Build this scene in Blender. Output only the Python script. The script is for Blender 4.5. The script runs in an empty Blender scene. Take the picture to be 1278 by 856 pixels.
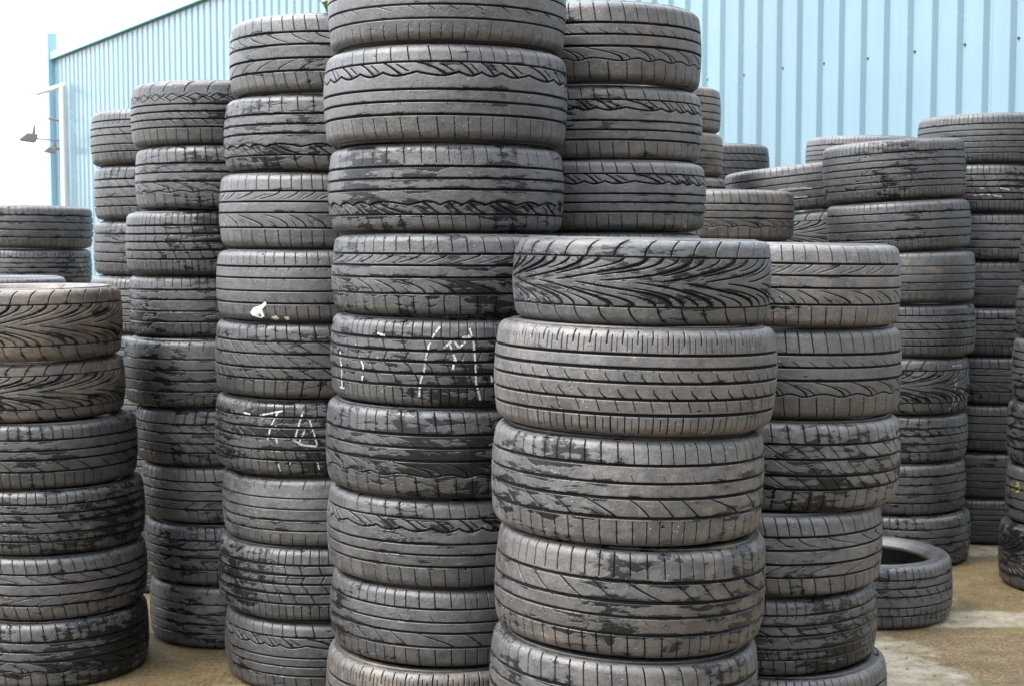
import bpy, bmesh, math, random
import numpy as np
from mathutils import Vector

random.seed(11)
rng = np.random.default_rng(5)
PI = math.pi
sc = bpy.context.scene
COL = sc.collection

# ---------------------------------------------------------------- measured layout (metres)
# every stack, top tyre first: x, y, z centre, radius, height, tilt sideways, tilt towards the viewer
STACKS = {
 'A': [
  (0.305, 3.41, 1.289, 0.303, 0.195, 0.018, 0.001),
  (0.291, 3.417, 1.071, 0.333, 0.242, 0.028, -0.007),
  (0.275, 3.42, 0.828, 0.324, 0.244, 0.03, -0.007),
  (0.282, 3.418, 0.581, 0.323, 0.249, 0.048, -0.007),
  (0.266, 3.41, 0.342, 0.321, 0.228, 0.048, -0.001),
  (0.278, 3.421, 0.114, 0.323, 0.228, 0.01, 0),
 ],
 'B': [
  (-0.177, 4.002, 1.996, 0.325, 0.233, 0.003, -0.002),
  (-0.182, 4.011, 1.754, 0.335, 0.251, 0.003, -0.007),
  (-0.181, 4.009, 1.512, 0.325, 0.232, 0.0, -0.003),
  (-0.167, 3.991, 1.289, 0.329, 0.214, 0.005, -0.006),
  (-0.17, 3.995, 1.067, 0.332, 0.232, 0.01, 0.005),
  (-0.182, 3.992, 0.832, 0.335, 0.238, 0.01, 0.001),
  (-0.182, 4.003, 0.594, 0.335, 0.238, 0.015, -0.002),
  (-0.18, 4.001, 0.37, 0.329, 0.211, 0.018, -0.007),
  (-0.186, 3.992, 0.132, 0.337, 0.265, 0.007, 0),
 ],
 'C': [
  (-0.55, 4.62, 1.932, 0.34, 0.234, 0.001, -0.007),
  (-0.573, 4.624, 1.7, 0.337, 0.231, 0.005, 0.004),
  (-0.592, 4.622, 1.469, 0.336, 0.231, 0.007, 0.006),
  (-0.602, 4.616, 1.245, 0.338, 0.218, 0.0, 0.003),
  (-0.611, 4.622, 1.019, 0.337, 0.232, 0.003, 0.001),
  (-0.617, 4.619, 0.786, 0.335, 0.235, 0.001, 0.005),
  (-0.592, 4.631, 0.56, 0.341, 0.216, -0.006, -0.0),
  (-0.608, 4.624, 0.338, 0.34, 0.228, 0.002, -0.007),
  (-0.595, 4.625, 0.112, 0.335, 0.224, 0.003, 0),
 ],
 'D': [
  (-1.023, 5.078, 1.802, 0.299, 0.218, -0.002, 0.006),
  (-1.01, 5.065, 1.587, 0.298, 0.212, -0.001, -0.001),
  (-1.052, 5.067, 1.372, 0.293, 0.216, -0.007, 0.006),
  (-1.048, 5.081, 1.158, 0.294, 0.212, -0.004, -0.006),
  (-1.062, 5.062, 0.935, 0.296, 0.233, 0.003, -0.004),
  (-1.032, 5.064, 0.721, 0.291, 0.196, -0.001, -0.0),
  (-1.011, 5.072, 0.525, 0.295, 0.196, -0.006, -0.004),
  (-1.002, 5.058, 0.323, 0.292, 0.207, -0.0, -0.001),
  (-0.992, 5.067, 0.11, 0.292, 0.219, 0.001, 0),
 ],
 'E': [
  (-1.37, 5.844, 1.777, 0.314, 0.215, -0.003, -0.002),
  (-1.363, 5.847, 1.563, 0.312, 0.213, -0.001, -0.006),
  (-1.374, 5.858, 1.348, 0.31, 0.218, 0.008, 0.008),
  (-1.389, 5.849, 1.128, 0.311, 0.222, 0.008, -0.0),
  (-1.377, 5.838, 0.915, 0.306, 0.203, 0.007, -0.006),
  (-1.387, 5.838, 0.712, 0.308, 0.203, 0.003, -0.004),
  (-1.379, 5.849, 0.508, 0.305, 0.203, -0.002, -0.005),
  (-1.386, 5.836, 0.305, 0.305, 0.203, -0.005, 0.007),
  (-1.363, 5.853, 0.102, 0.307, 0.203, -0.003, 0),
 ],
 'F': [
  (-1.556, 4.633, 1.122, 0.293, 0.226, -0.004, 0.005),
  (-1.552, 4.652, 0.916, 0.289, 0.186, -0.006, 0.006),
  (-1.518, 4.647, 0.72, 0.294, 0.206, -0.001, 0.005),
  (-1.501, 4.646, 0.514, 0.298, 0.206, 0.004, -0.004),
  (-1.495, 4.64, 0.311, 0.297, 0.2, 0.004, -0.002),
  (-1.488, 4.629, 0.106, 0.296, 0.211, 0.003, 0),
 ],
 'G': [
  (-2.46, 7.399, 1.445, 0.306, 0.215, 0.008, -0.005),
  (-2.472, 7.407, 1.233, 0.306, 0.208, 0.005, -0.003),
  (-2.452, 7.416, 1.016, 0.304, 0.226, 0.003, 0.008),
  (-2.475, 7.391, 0.79, 0.302, 0.226, 0.001, -0.002),
  (-2.454, 7.418, 0.564, 0.305, 0.226, -0.001, 0.004),
  (-2.457, 7.384, 0.339, 0.308, 0.226, 0.002, -0.006),
  (-2.454, 7.397, 0.113, 0.309, 0.226, 0.001, 0),
 ],
 'H': [
  (-2.2, 6.098, 1.12, 0.308, 0.219, -0.0, -0.006),
  (-2.195, 6.107, 0.909, 0.309, 0.202, 0.008, -0.002),
  (-2.215, 6.108, 0.707, 0.31, 0.202, 0.001, 0.001),
  (-2.187, 6.108, 0.505, 0.313, 0.202, -0.003, -0.001),
  (-2.209, 6.105, 0.303, 0.306, 0.202, 0.003, 0.0),
  (-2.208, 6.102, 0.101, 0.305, 0.202, 0.003, 0),
 ],
 'I': [
  (0.261, 4.544, 1.956, 0.327, 0.241, -0.002, 0.001),
  (0.262, 4.561, 1.725, 0.332, 0.221, -0.0, 0.005),
  (0.277, 4.541, 1.509, 0.329, 0.211, -0.004, -0.006),
  (0.269, 4.545, 1.303, 0.33, 0.2, 0.001, -0.007),
  (0.275, 4.536, 1.103, 0.33, 0.2, 0.002, -0.007),
  (0.26, 4.56, 0.902, 0.329, 0.2, -0.002, 0.005),
  (0.275, 4.568, 0.702, 0.329, 0.2, -0.002, -0.006),
  (0.267, 4.555, 0.501, 0.332, 0.2, 0.001, 0.003),
  (0.268, 4.541, 0.301, 0.335, 0.2, 0.001, 0.006),
  (0.273, 4.569, 0.1, 0.335, 0.2, -0.0, 0),
 ],
 'J': [
  (0.752, 4.013, 1.263, 0.319, 0.222, 0.015, -0.003),
  (0.767, 4.025, 1.031, 0.314, 0.241, 0.01, -0.008),
  (0.766, 4.021, 0.79, 0.315, 0.242, 0.01, -0.001),
  (0.712, 4.008, 0.558, 0.32, 0.222, 0.0, -0.003),
  (0.705, 4.023, 0.341, 0.319, 0.213, -0.009, 0.0),
  (0.738, 4.01, 0.117, 0.315, 0.234, -0.004, 0),
 ],
 'K': [
  (0.677, 6.951, 1.984, 0.319, 0.21, -0.008, -0.004),
  (0.687, 6.941, 1.776, 0.321, 0.207, -0.002, -0.005),
  (0.711, 6.939, 1.567, 0.313, 0.212, 0.001, -0.005),
  (0.689, 6.954, 1.356, 0.322, 0.209, -0.006, -0.003),
  (0.681, 6.965, 1.148, 0.319, 0.209, -0.005, -0.003),
  (0.679, 6.941, 0.939, 0.32, 0.209, -0.0, -0.005),
  (0.679, 6.955, 0.73, 0.32, 0.209, 0.001, -0.008),
  (0.679, 6.951, 0.522, 0.312, 0.209, 0.002, -0.008),
  (0.69, 6.952, 0.313, 0.318, 0.209, 0.005, 0.001),
  (0.705, 6.938, 0.104, 0.313, 0.209, 0.003, 0),
 ],
 'L': [
  (1.087, 7.911, 1.775, 0.312, 0.229, -0.001, 0.001),
  (1.087, 7.901, 1.556, 0.311, 0.208, 0.003, 0.007),
  (1.093, 7.905, 1.349, 0.311, 0.208, -0.0, -0.002),
  (1.093, 7.891, 1.141, 0.311, 0.208, 0.003, -0.002),
  (1.074, 7.892, 0.934, 0.307, 0.208, 0.001, 0.0),
  (1.08, 7.886, 0.726, 0.307, 0.208, 0.001, 0.0),
  (1.098, 7.892, 0.519, 0.31, 0.208, 0.005, -0.004),
  (1.081, 7.889, 0.311, 0.308, 0.208, 0.001, -0.002),
  (1.085, 7.884, 0.104, 0.318, 0.208, -0.002, 0),
 ],
 'M': [
  (1.405, 7.158, 1.633, 0.352, 0.22, -0.11, 0.001),
  (1.491, 7.159, 1.417, 0.351, 0.21, -0.05, 0.003),
  (1.449, 7.16, 1.203, 0.354, 0.219, 0.001, -0.004),
  (1.459, 7.137, 0.984, 0.349, 0.219, 0.002, -0.006),
  (1.437, 7.151, 0.766, 0.353, 0.219, 0.006, -0.006),
  (1.458, 7.166, 0.547, 0.353, 0.219, 0.0, 0.001),
  (1.457, 7.146, 0.328, 0.352, 0.219, -0.002, 0.002),
  (1.448, 7.161, 0.109, 0.356, 0.219, 0.002, 0),
 ],
 'N': [
  (0.88, 6.095, 1.481, 0.304, 0.208, 0.007, 0.001),
  (0.881, 6.091, 1.262, 0.298, 0.229, 0.003, -0.007),
  (0.873, 6.086, 1.033, 0.301, 0.229, 0.002, 0.003),
  (0.871, 6.109, 0.803, 0.309, 0.229, 0.004, 0.003),
  (0.877, 6.095, 0.574, 0.306, 0.229, 0.002, 0.0),
  (0.884, 6.102, 0.344, 0.298, 0.229, 0.002, -0.001),
  (0.87, 6.086, 0.115, 0.307, 0.229, 0.002, 0),
 ],
 'O': [
  (1.914, 7.906, 1.819, 0.31, 0.225, 0.011, 0.005),
  (1.913, 7.897, 1.6, 0.316, 0.213, 0.001, 0.007),
  (1.907, 7.899, 1.386, 0.316, 0.213, -0.004, 0.006),
  (1.917, 7.888, 1.173, 0.311, 0.213, -0.003, -0.002),
  (1.903, 7.904, 0.96, 0.311, 0.213, 0.001, 0.008),
  (1.92, 7.897, 0.746, 0.315, 0.213, 0.007, -0.002),
  (1.9, 7.888, 0.533, 0.31, 0.213, 0.003, -0.004),
  (1.908, 7.882, 0.32, 0.308, 0.213, -0.001, -0.006),
  (1.909, 7.915, 0.107, 0.304, 0.213, -0.0, 0),
 ],
 'P': [
  (1.66, 6.31, 1.674, 0.303, 0.256, -0.06, -0.004),
  (1.68, 6.294, 1.44, 0.304, 0.211, -0.05, 0.0),
  (1.702, 6.293, 1.225, 0.305, 0.219, -0.01, -0.002),
  (1.711, 6.311, 1.002, 0.307, 0.227, 0.0, 0.006),
  (1.685, 6.307, 0.768, 0.309, 0.242, 0.0, 0.002),
  (1.685, 6.31, 0.546, 0.309, 0.202, 0.0, 0.007),
  (1.678, 6.301, 0.333, 0.309, 0.223, 0.0, 0.004),
  (1.697, 6.289, 0.111, 0.311, 0.221, 0.0, 0),
 ],
 'Q': [
  (2.214, 6.77, 1.834, 0.314, 0.228, -0.008, -0.003),
  (2.207, 6.77, 1.612, 0.317, 0.218, 0.001, -0.004),
  (2.217, 6.774, 1.397, 0.309, 0.212, 0.005, 0.001),
  (2.21, 6.789, 1.182, 0.31, 0.217, -0.003, 0.004),
  (2.207, 6.778, 0.965, 0.313, 0.217, 0.002, -0.001),
  (2.217, 6.781, 0.747, 0.318, 0.219, 0.011, -0.002),
  (2.213, 6.776, 0.529, 0.312, 0.216, 0.005, -0.007),
  (2.211, 6.775, 0.316, 0.312, 0.21, -0.005, 0.007),
  (2.205, 6.771, 0.105, 0.314, 0.211, -0.004, 0),
 ],
 'R': [
  (2.332, 5.749, 1.305, 0.296, 0.205, 0.005, -0.0),
  (2.322, 5.742, 1.097, 0.298, 0.209, 0.01, -0.008),
  (2.303, 5.737, 0.866, 0.293, 0.253, 0.009, 0.007),
  (2.294, 5.748, 0.614, 0.294, 0.251, -0.001, 0.006),
  (2.294, 5.751, 0.373, 0.293, 0.231, -0.011, -0.004),
  (2.267, 5.731, 0.129, 0.295, 0.258, -0.006, 0),
 ],
 'S': [
  (1.322, 5.325, 0.116, 0.315, 0.233, 0.002, 0),
 ],
}
MARKS = [
 ('B', 4, 'w', 0.0055, [(-2.554, 0.326), (-2.621, 0.11), (-2.589, -0.158), (-2.612, -0.357)]),
 ('B', 4, 'w', 0.0055, [(-2.656, -0.348), (-2.562, -0.342)]),
 ('B', 4, 'w', 0.0055, [(-2.504, 0.106), (-2.391, 0.197), (-2.342, 0.136)]),
 ('B', 4, 'w', 0.0055, [(-2.221, 0.327), (-2.154, 0.32), (-2.074, 0.296)]),
 ('B', 4, 'w', 0.0055, [(-2.327, 0.048), (-2.282, -0.066), (-2.304, -0.231), (-2.158, -0.231)]),
 ('B', 4, 'w', 0.0055, [(-2.252, 0.01), (-2.13, 0.049)]),
 ('B', 4, 'w', 0.0055, [(-1.963, 0.002), (-1.896, 0.035), (-1.831, 0.009)]),
 ('B', 4, 'w', 0.0055, [(-1.6, 0.44), (-1.661, 0.318), (-1.706, 0.173), (-1.737, -0.088), (-1.765, -0.205), (-1.778, -0.366)]),
 ('B', 4, 'w', 0.0055, [(-1.584, 0.176), (-1.514, 0.263), (-1.464, 0.182), (-1.403, 0.263), (-1.382, 0.379)]),
 ('B', 4, 'w', 0.0055, [(-1.544, 0.234), (-1.494, 0.061), (-1.514, -0.055)]),
 ('B', 4, 'w', 0.0055, [(-1.514, 0.046), (-1.434, 0.047)]),
 ('B', 4, 'w', 0.0055, [(-1.382, 0.393), (-1.352, 0.234), (-1.338, -0.026), (-1.332, -0.201), (-1.291, -0.405)]),
 ('B', 4, 'w', 0.0055, [(-1.463, 0.292), (-1.372, 0.298)]),
 ('B', 4, 'w', 0.0055, [(-1.216, -0.116), (-1.199, -0.204)]),
 ('B', 3, 'y', 0.0035, [(-2.727, 0.03), (-2.696, -0.165), (-2.669, -0.457)]),
 ('C', 5, 'w', 0.005, [(-2.21, 0.319), (-2.047, 0.292), (-1.785, 0.369)]),
 ('C', 5, 'w', 0.005, [(-1.831, 0.347), (-1.896, 0.179), (-1.93, -0.009)]),
 ('C', 5, 'w', 0.005, [(-1.594, 0.373), (-1.639, 0.168), (-1.669, 0.003)]),
 ('C', 5, 'w', 0.005, [(-1.691, 0.002), (-1.583, -0.068), (-1.476, -0.079)]),
 ('C', 5, 'w', 0.005, [(-1.545, 0.291), (-1.496, 0.086), (-1.469, -0.079)]),
 ('C', 5, 'w', 0.005, [(-1.851, 0.181), (-1.835, -0.053)]),
 ('C', 5, 'w', 0.005, [(-1.566, 0.169), (-1.636, -0.054), (-1.508, -0.07)]),
 ('C', 5, 'w', 0.005, [(-1.832, -0.309), (-1.818, -0.406)]),
 ('C', 5, 'w', 0.005, [(-1.716, -0.284), (-1.731, -0.394)]),
 ('C', 5, 'w', 0.005, [(-1.469, -0.282), (-1.456, -0.381)]),
 ('P', 4, 'w', 0.004, [(-0.982, 0.351), (-0.737, 0.356)]),
 ('P', 4, 'w', 0.004, [(-0.908, 0.346), (-0.93, 0.072), (-0.949, -0.294), (-1.026, -0.425)]),
 ('P', 4, 'w', 0.004, [(-0.776, 0.359), (-0.728, 0.148), (-0.929, 0.026), (-0.717, -0.131), (-0.919, -0.342)]),
 ('P', 4, 'w', 0.004, [(-0.582, 0.227), (-0.309, -0.084), (-0.552, -0.242)]),
 ('G', 1, 'y', 0.007, [(-0.364, 0.209), (-0.282, -0.027), (-0.154, -0.187)]),
 ('R', 4, 'y', 0.004, [(-3.043, 0.202), (-3.013, 0.055)]),
 ('R', 4, 'y', 0.004, [(-2.858, 0.199), (-2.915, 0.229), (-2.932, 0.156), (-2.858, 0.171), (-2.854, 0.075), (-2.928, 0.059)]),
 ('R', 4, 'y', 0.004, [(-2.792, 0.24), (-2.731, 0.252), (-2.759, 0.177), (-2.713, 0.131), (-2.772, 0.078)]),
 ('R', 3, 'r', 0.01, [(-2.837, -0.425), (-2.832, -0.577)]),
 ('Q', 1, 'w', 0.004, [(-2.068, 0.051), (-1.926, -0.017), (-1.766, 0.014), (-1.522, -0.052)]),
 ('Q', 1, 'w', 0.004, [(-2.032, -0.162), (-1.871, -0.132), (-1.654, -0.183)]),
 ('M', 0, 'w', 0.005, [(-2.191, -0.049), (-1.967, -0.003), (-1.703, -0.018), (-1.468, -0.076)]),
 ('M', 0, 'w', 0.005, [(-2.074, -0.241), (-1.859, -0.194), (-1.648, -0.215), (-1.466, -0.264)]),
 ('I', 2, 'w', 0.007, [(-0.733, -0.401), (-0.693, -0.446)]),
]
SCRAP = [[(-2.164, -0.374), (-2.115, -0.305), (-2.034, -0.27), (-1.982, -0.213), (-1.974, -0.257), (-2.026, -0.324), (-2.01, -0.423), (-2.062, -0.447), (-2.135, -0.417)], [(-1.943, -0.432), (-1.887, -0.408), (-1.864, -0.451), (-1.927, -0.475)], [(-1.81, -0.428), (-1.765, -0.417), (-1.765, -0.46), (-1.803, -0.472)]]


# ---------------------------------------------------------------- materials
def new_mat(name):
    m = bpy.data.materials.new(name); m.use_nodes = True
    nt = m.node_tree; nt.nodes.clear()
    out = nt.nodes.new('ShaderNodeOutputMaterial'); b = nt.nodes.new('ShaderNodeBsdfPrincipled')
    nt.links.new(b.outputs[0], out.inputs[0])
    return m, nt, b

class NB:
    """small helper to chain shader nodes"""
    def __init__(s, nt): s.nt = nt
    def n(s, t, **kw):
        x = s.nt.nodes.new(t)
        for k, v in kw.items(): setattr(x, k, v)
        return x
    def put(s, sock, v):
        if hasattr(v, 'is_linked') or isinstance(v, bpy.types.NodeSocket): s.nt.links.new(v, sock)
        else: sock.default_value = v
    def math(s, op, a, b=None, c=None, clamp=False):
        x = s.n('ShaderNodeMath', operation=op, use_clamp=clamp)
        s.put(x.inputs[0], a)
        if b is not None: s.put(x.inputs[1], b)
        if c is not None: s.put(x.inputs[2], c)
        return x.outputs[0]
    def vmath(s, op, a, b=None):
        x = s.n('ShaderNodeVectorMath', operation=op)
        s.put(x.inputs[0], a)
        if b is not None:
            if op == 'SCALE': s.put(x.inputs['Scale'], b)
            else: s.put(x.inputs[1], b)
        return x.outputs[0]
    def noise(s, vec, scale, detail=4, rough=.55, dist=0., dim='3D'):
        x = s.n('ShaderNodeTexNoise', noise_dimensions=dim)
        s.put(x.inputs['Vector'], vec)
        x.inputs['Scale'].default_value = scale; x.inputs['Detail'].default_value = detail
        x.inputs['Roughness'].default_value = rough; x.inputs['Distortion'].default_value = dist
        return x.outputs['Fac']
    def step(s, v, lo, hi):
        x = s.n('ShaderNodeMapRange', interpolation_type='SMOOTHSTEP')
        s.put(x.inputs['Value'], v); s.put(x.inputs['From Min'], lo); s.put(x.inputs['From Max'], hi)
        return x.outputs['Result']
    def rng(s, v, a, b, c, d):
        x = s.n('ShaderNodeMapRange')
        s.put(x.inputs['Value'], v)
        for k, q in zip(('From Min', 'From Max', 'To Min', 'To Max'), (a, b, c, d)): s.put(x.inputs[k], q)
        return x.outputs['Result']
    def mix(s, f, a, b, mode='MIX'):
        x = s.n('ShaderNodeMix', data_type='RGBA', blend_type=mode)
        s.put(x.inputs[0], f)
        s.put(x.inputs[6], a if not isinstance(a, tuple) else (*a, 1)); s.put(x.inputs[7], b if not isinstance(b, tuple) else (*b, 1))
        return x.outputs[2]
    def bump(s, h, strength, dist=.001, normal=None):
        x = s.n('ShaderNodeBump'); x.inputs['Strength'].default_value = strength; x.inputs['Distance'].default_value = dist
        s.put(x.inputs['Height'], h)
        if normal is not None: s.nt.links.new(normal, x.inputs['Normal'])
        return x.outputs[0]

def rubber():
    m, nt, b = new_mat('tyre_rubber'); k = NB(nt)
    oi = k.n('ShaderNodeObjectInfo'); tc = k.n('ShaderNodeTexCoord')
    sep = k.n('ShaderNodeSeparateColor'); nt.links.new(oi.outputs['Color'], sep.inputs[0])
    wet, brown, tone = sep.outputs[0], sep.outputs[1], sep.outputs[2]
    gr = k.n('ShaderNodeAttribute', attribute_name='groove').outputs['Fac']
    rib = k.n('ShaderNodeAttribute', attribute_name='rib').outputs['Fac']
    off = k.vmath('SCALE', oi.outputs['Location'], 5.37)
    co = k.vmath('ADD', tc.outputs['Object'], off)
    cmb = k.n('ShaderNodeCombineXYZ'); nt.links.new(k.math('MULTIPLY', rib, .22), cmb.inputs[2])
    cr = k.vmath('ADD', co, cmb.outputs[0])          # each rib gets its own piece of the pattern
    # ---- dry, scuffed rubber: grey with dusty clouds, fine speckle, painted glints, small scratches
    n1 = k.noise(co, 9, 5, .6); n2 = k.noise(cr, 42, 4, .65); n3 = k.noise(co, 420, 3, .7)
    dry = k.mix(k.rng(n1, .3, .7, 0, 1), (.033, .0325, .0328), (.090, .0855, .083))
    dry = k.mix(k.rng(n2, .45, .75, 0, .55), dry, (.140, .132, .126))
    dry = k.mix(k.rng(n3, .40, .68, 0, .7), dry, (.020, .020, .0205))
    st = k.n('ShaderNodeMapping'); st.inputs['Scale'].default_value = (1, 1, 9); nt.links.new(cr, st.inputs['Vector'])
    scr = k.noise(st.outputs[0], 30, 6, .7)
    st2 = k.n('ShaderNodeMapping'); st2.inputs['Scale'].default_value = (1, 1, .22); nt.links.new(cr, st2.inputs['Vector'])
    run = k.noise(st2.outputs[0], 55, 5, .7)            # faint runs of dirty water down the face
    dry = k.mix(k.rng(run, .48, .72, 0, .5), dry, (.026, .025, .025))
    dry = k.mix(k.step(scr, .60, .72), dry, (.17, .162, .152))
    glint = k.n('ShaderNodeTexVoronoi', feature='F1'); glint.inputs['Scale'].default_value = 95; nt.links.new(co, glint.inputs['Vector'])
    glint_on = k.math('MULTIPLY', k.math('LESS_THAN', glint.outputs['Distance'], .11), k.math('GREATER_THAN', k.noise(co, 22, 1), .60))
    dry = k.mix(k.math('MULTIPLY', glint_on, .8), dry, (.45, .44, .42))  # bright specks put wet glints into the colour
    tn = k.vmath('SCALE', k.mix(k.rng(brown, .28, .9, 0, 1), dry, k.mix(1.0, dry, (1.18, 1.0, .80), 'MULTIPLY')), tone)
    # ---- brown yard mud, in the grooves and in drifts over the face
    mudn = k.noise(co, 5.5, 5, .6)
    mthr = k.rng(brown, 0, 1, .74, .36)
    mud = k.math('MULTIPLY', k.step(mudn, mthr, k.math('ADD', mthr, .16)), k.rng(n2, .3, .6, .35, .85), clamp=True)
    c = k.mix(mud, tn, k.mix(n2, (.13, .095, .058), (.17, .135, .095)))
    # ---- unworn black rubber and painted shade in the grooves, silted up on the muddier tyres
    gmud = k.math('MULTIPLY', k.step(k.noise(co, 14, 4, .6), k.math('SUBTRACT', .82, k.math('MULTIPLY', brown, .5)), k.math('SUBTRACT', 1.0, k.math('MULTIPLY', brown, .5))), .75)
    gcol = k.mix(gmud, (.008, .008, .0085), (.15, .11, .065))
    c = k.mix(k.step(gr, .15, .55), c, gcol)
    # ---- rain water still standing on the tread: dark sharp-edged patches
    mp = k.n('ShaderNodeMapping'); mp.inputs['Scale'].default_value = (1, 1, 4.2); nt.links.new(cr, mp.inputs['Vector'])
    big = k.noise(co, 3.2, 2, .5); med = k.noise(mp.outputs[0], 13, 7, .62, .35)
    w = k.math('ADD', k.math('MULTIPLY', med, .70), k.math('MULTIPLY', big, .42))
    near = k.n('ShaderNodeAttribute', attribute_name='near').outputs['Fac']
    w = k.math('ADD', w, k.math('MULTIPLY', near, .13))
    w = k.math('ADD', w, k.math('MULTIPLY', k.math('SUBTRACT', k.noise(cr, 75, 4, .65), .5), .11))
    thr = k.rng(wet, 0, 1, .742, .530)
    damp = k.step(w, k.math('SUBTRACT', thr, .09), thr)
    c = k.mix(k.math('MULTIPLY', damp, .42), c, (.022, .022, .023))
    wm = k.step(w, thr, k.math('ADD', thr, .046))
    c = k.mix(k.math('MULTIPLY', wm, .97), c, k.mix(n2, (.005, .0052, .0056), (.011, .011, .011)))
    nt.links.new(c, b.inputs['Base Color'])
    r = k.rng(n2, .3, .7, .33, .53)
    r = k.math('ADD', k.math('MULTIPLY', r, k.math('SUBTRACT', 1, wm)), k.math('MULTIPLY', k.rng(n2, .35, .65, .10, .30), wm))
    gs = k.step(gr, .15, .55)
    nt.links.new(k.math('ADD', r, k.math('MULTIPLY', k.math('MULTIPLY', gs, k.math('SUBTRACT', 1, wm)), .35)), b.inputs['Roughness'])
    nt.links.new(k.math('SUBTRACT', k.math('SUBTRACT', .78, k.math('MULTIPLY', gs, .60)), k.math('MULTIPLY', k.math('SUBTRACT', 1, gs), k.math('MULTIPLY', wm, .42))), b.inputs['Specular IOR Level'])
    h = k.math('ADD', k.math('MULTIPLY', n3, .5), k.math('MULTIPLY', k.noise(cr, 130, 4, .6), 1.0))
    h = k.math('ADD', h, k.math('MULTIPLY', n2, 1.3))
    h = k.math('MULTIPLY', h, k.math('SUBTRACT', 1, k.math('MULTIPLY', wm, .55)))
    nt.links.new(k.bump(h, .8, .0016), b.inputs['Normal'])
    return m

def chalk(name, col):
    m, nt, b = new_mat(name); k = NB(nt)
    tc = k.n('ShaderNodeTexCoord')
    n = k.noise(tc.outputs['Object'], 160, 4, .7)
    nt.links.new(k.mix(k.rng(n, .35, .62, 0, 1), tuple(c * .35 for c in col), col), b.inputs['Base Color'])
    b.inputs['Roughness'].default_value = .9
    return m

def simple(name, col, rough=.6, var=.15, scale=12, metal=0):
    m, nt, b = new_mat(name); k = NB(nt)
    tc = k.n('ShaderNodeTexCoord'); n = k.noise(tc.outputs['Object'], scale, 5, .6)
    nt.links.new(k.mix(n, tuple(c * (1 - var) for c in col), tuple(min(1, c * (1 + var)) for c in col)), b.inputs['Base Color'])
    b.inputs['Roughness'].default_value = rough; b.inputs['Metallic'].default_value = metal
    return m

def cladding():
    m, nt, b = new_mat('blue_painted_steel'); k = NB(nt)
    tc = k.n('ShaderNodeTexCoord'); co = tc.outputs['Object']
    mp = k.n('ShaderNodeMapping'); mp.inputs['Scale'].default_value = (6, 6, .35); nt.links.new(co, mp.inputs['Vector'])
    streak = k.noise(mp.outputs[0], 1.5, 5, .6); blot = k.noise(co, .9, 5, .6); fine = k.noise(co, 30, 3, .6)
    c = k.mix(k.rng(streak, .3, .7, 0, 1), (.134, .230, .285), (.152, .255, .310))
    c = k.mix(k.rng(blot, .45, .75, 0, .35), c, (.205, .31, .345))
    c = k.mix(k.step(streak, .66, .8), c, (.13, .23, .275))
    c = k.mix(k.step(fine, .68, .76), c, (.12, .23, .28))
    dt = k.n('ShaderNodeVectorMath', operation='DOT_PRODUCT'); nt.links.new(co, dt.inputs[0]); dt.inputs[1].default_value = (.5768, -.8169, 0)
    wn = k.n('ShaderNodeTexWhiteNoise', noise_dimensions='1D'); nt.links.new(k.math('FLOOR', k.math('ADD', dt.outputs['Value'], .03)), wn.inputs['W'])   # one sheet per metre
    c = k.vmath('SCALE', c, k.rng(wn.outputs['Value'], 0, 1, .88, 1.0))
    lap = k.math('LESS_THAN', k.math('FRACT', k.math('ADD', dt.outputs['Value'], .03)), .007)
    c = k.mix(k.math('MULTIPLY', lap, .6), c, (.07, .13, .15))
    nt.links.new(c, b.inputs['Base Color'])
    nt.links.new(k.rng(blot, .3, .7, .18, .30), b.inputs['Roughness']); b.inputs['Specular IOR Level'].default_value = 1.0
    return m

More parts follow.
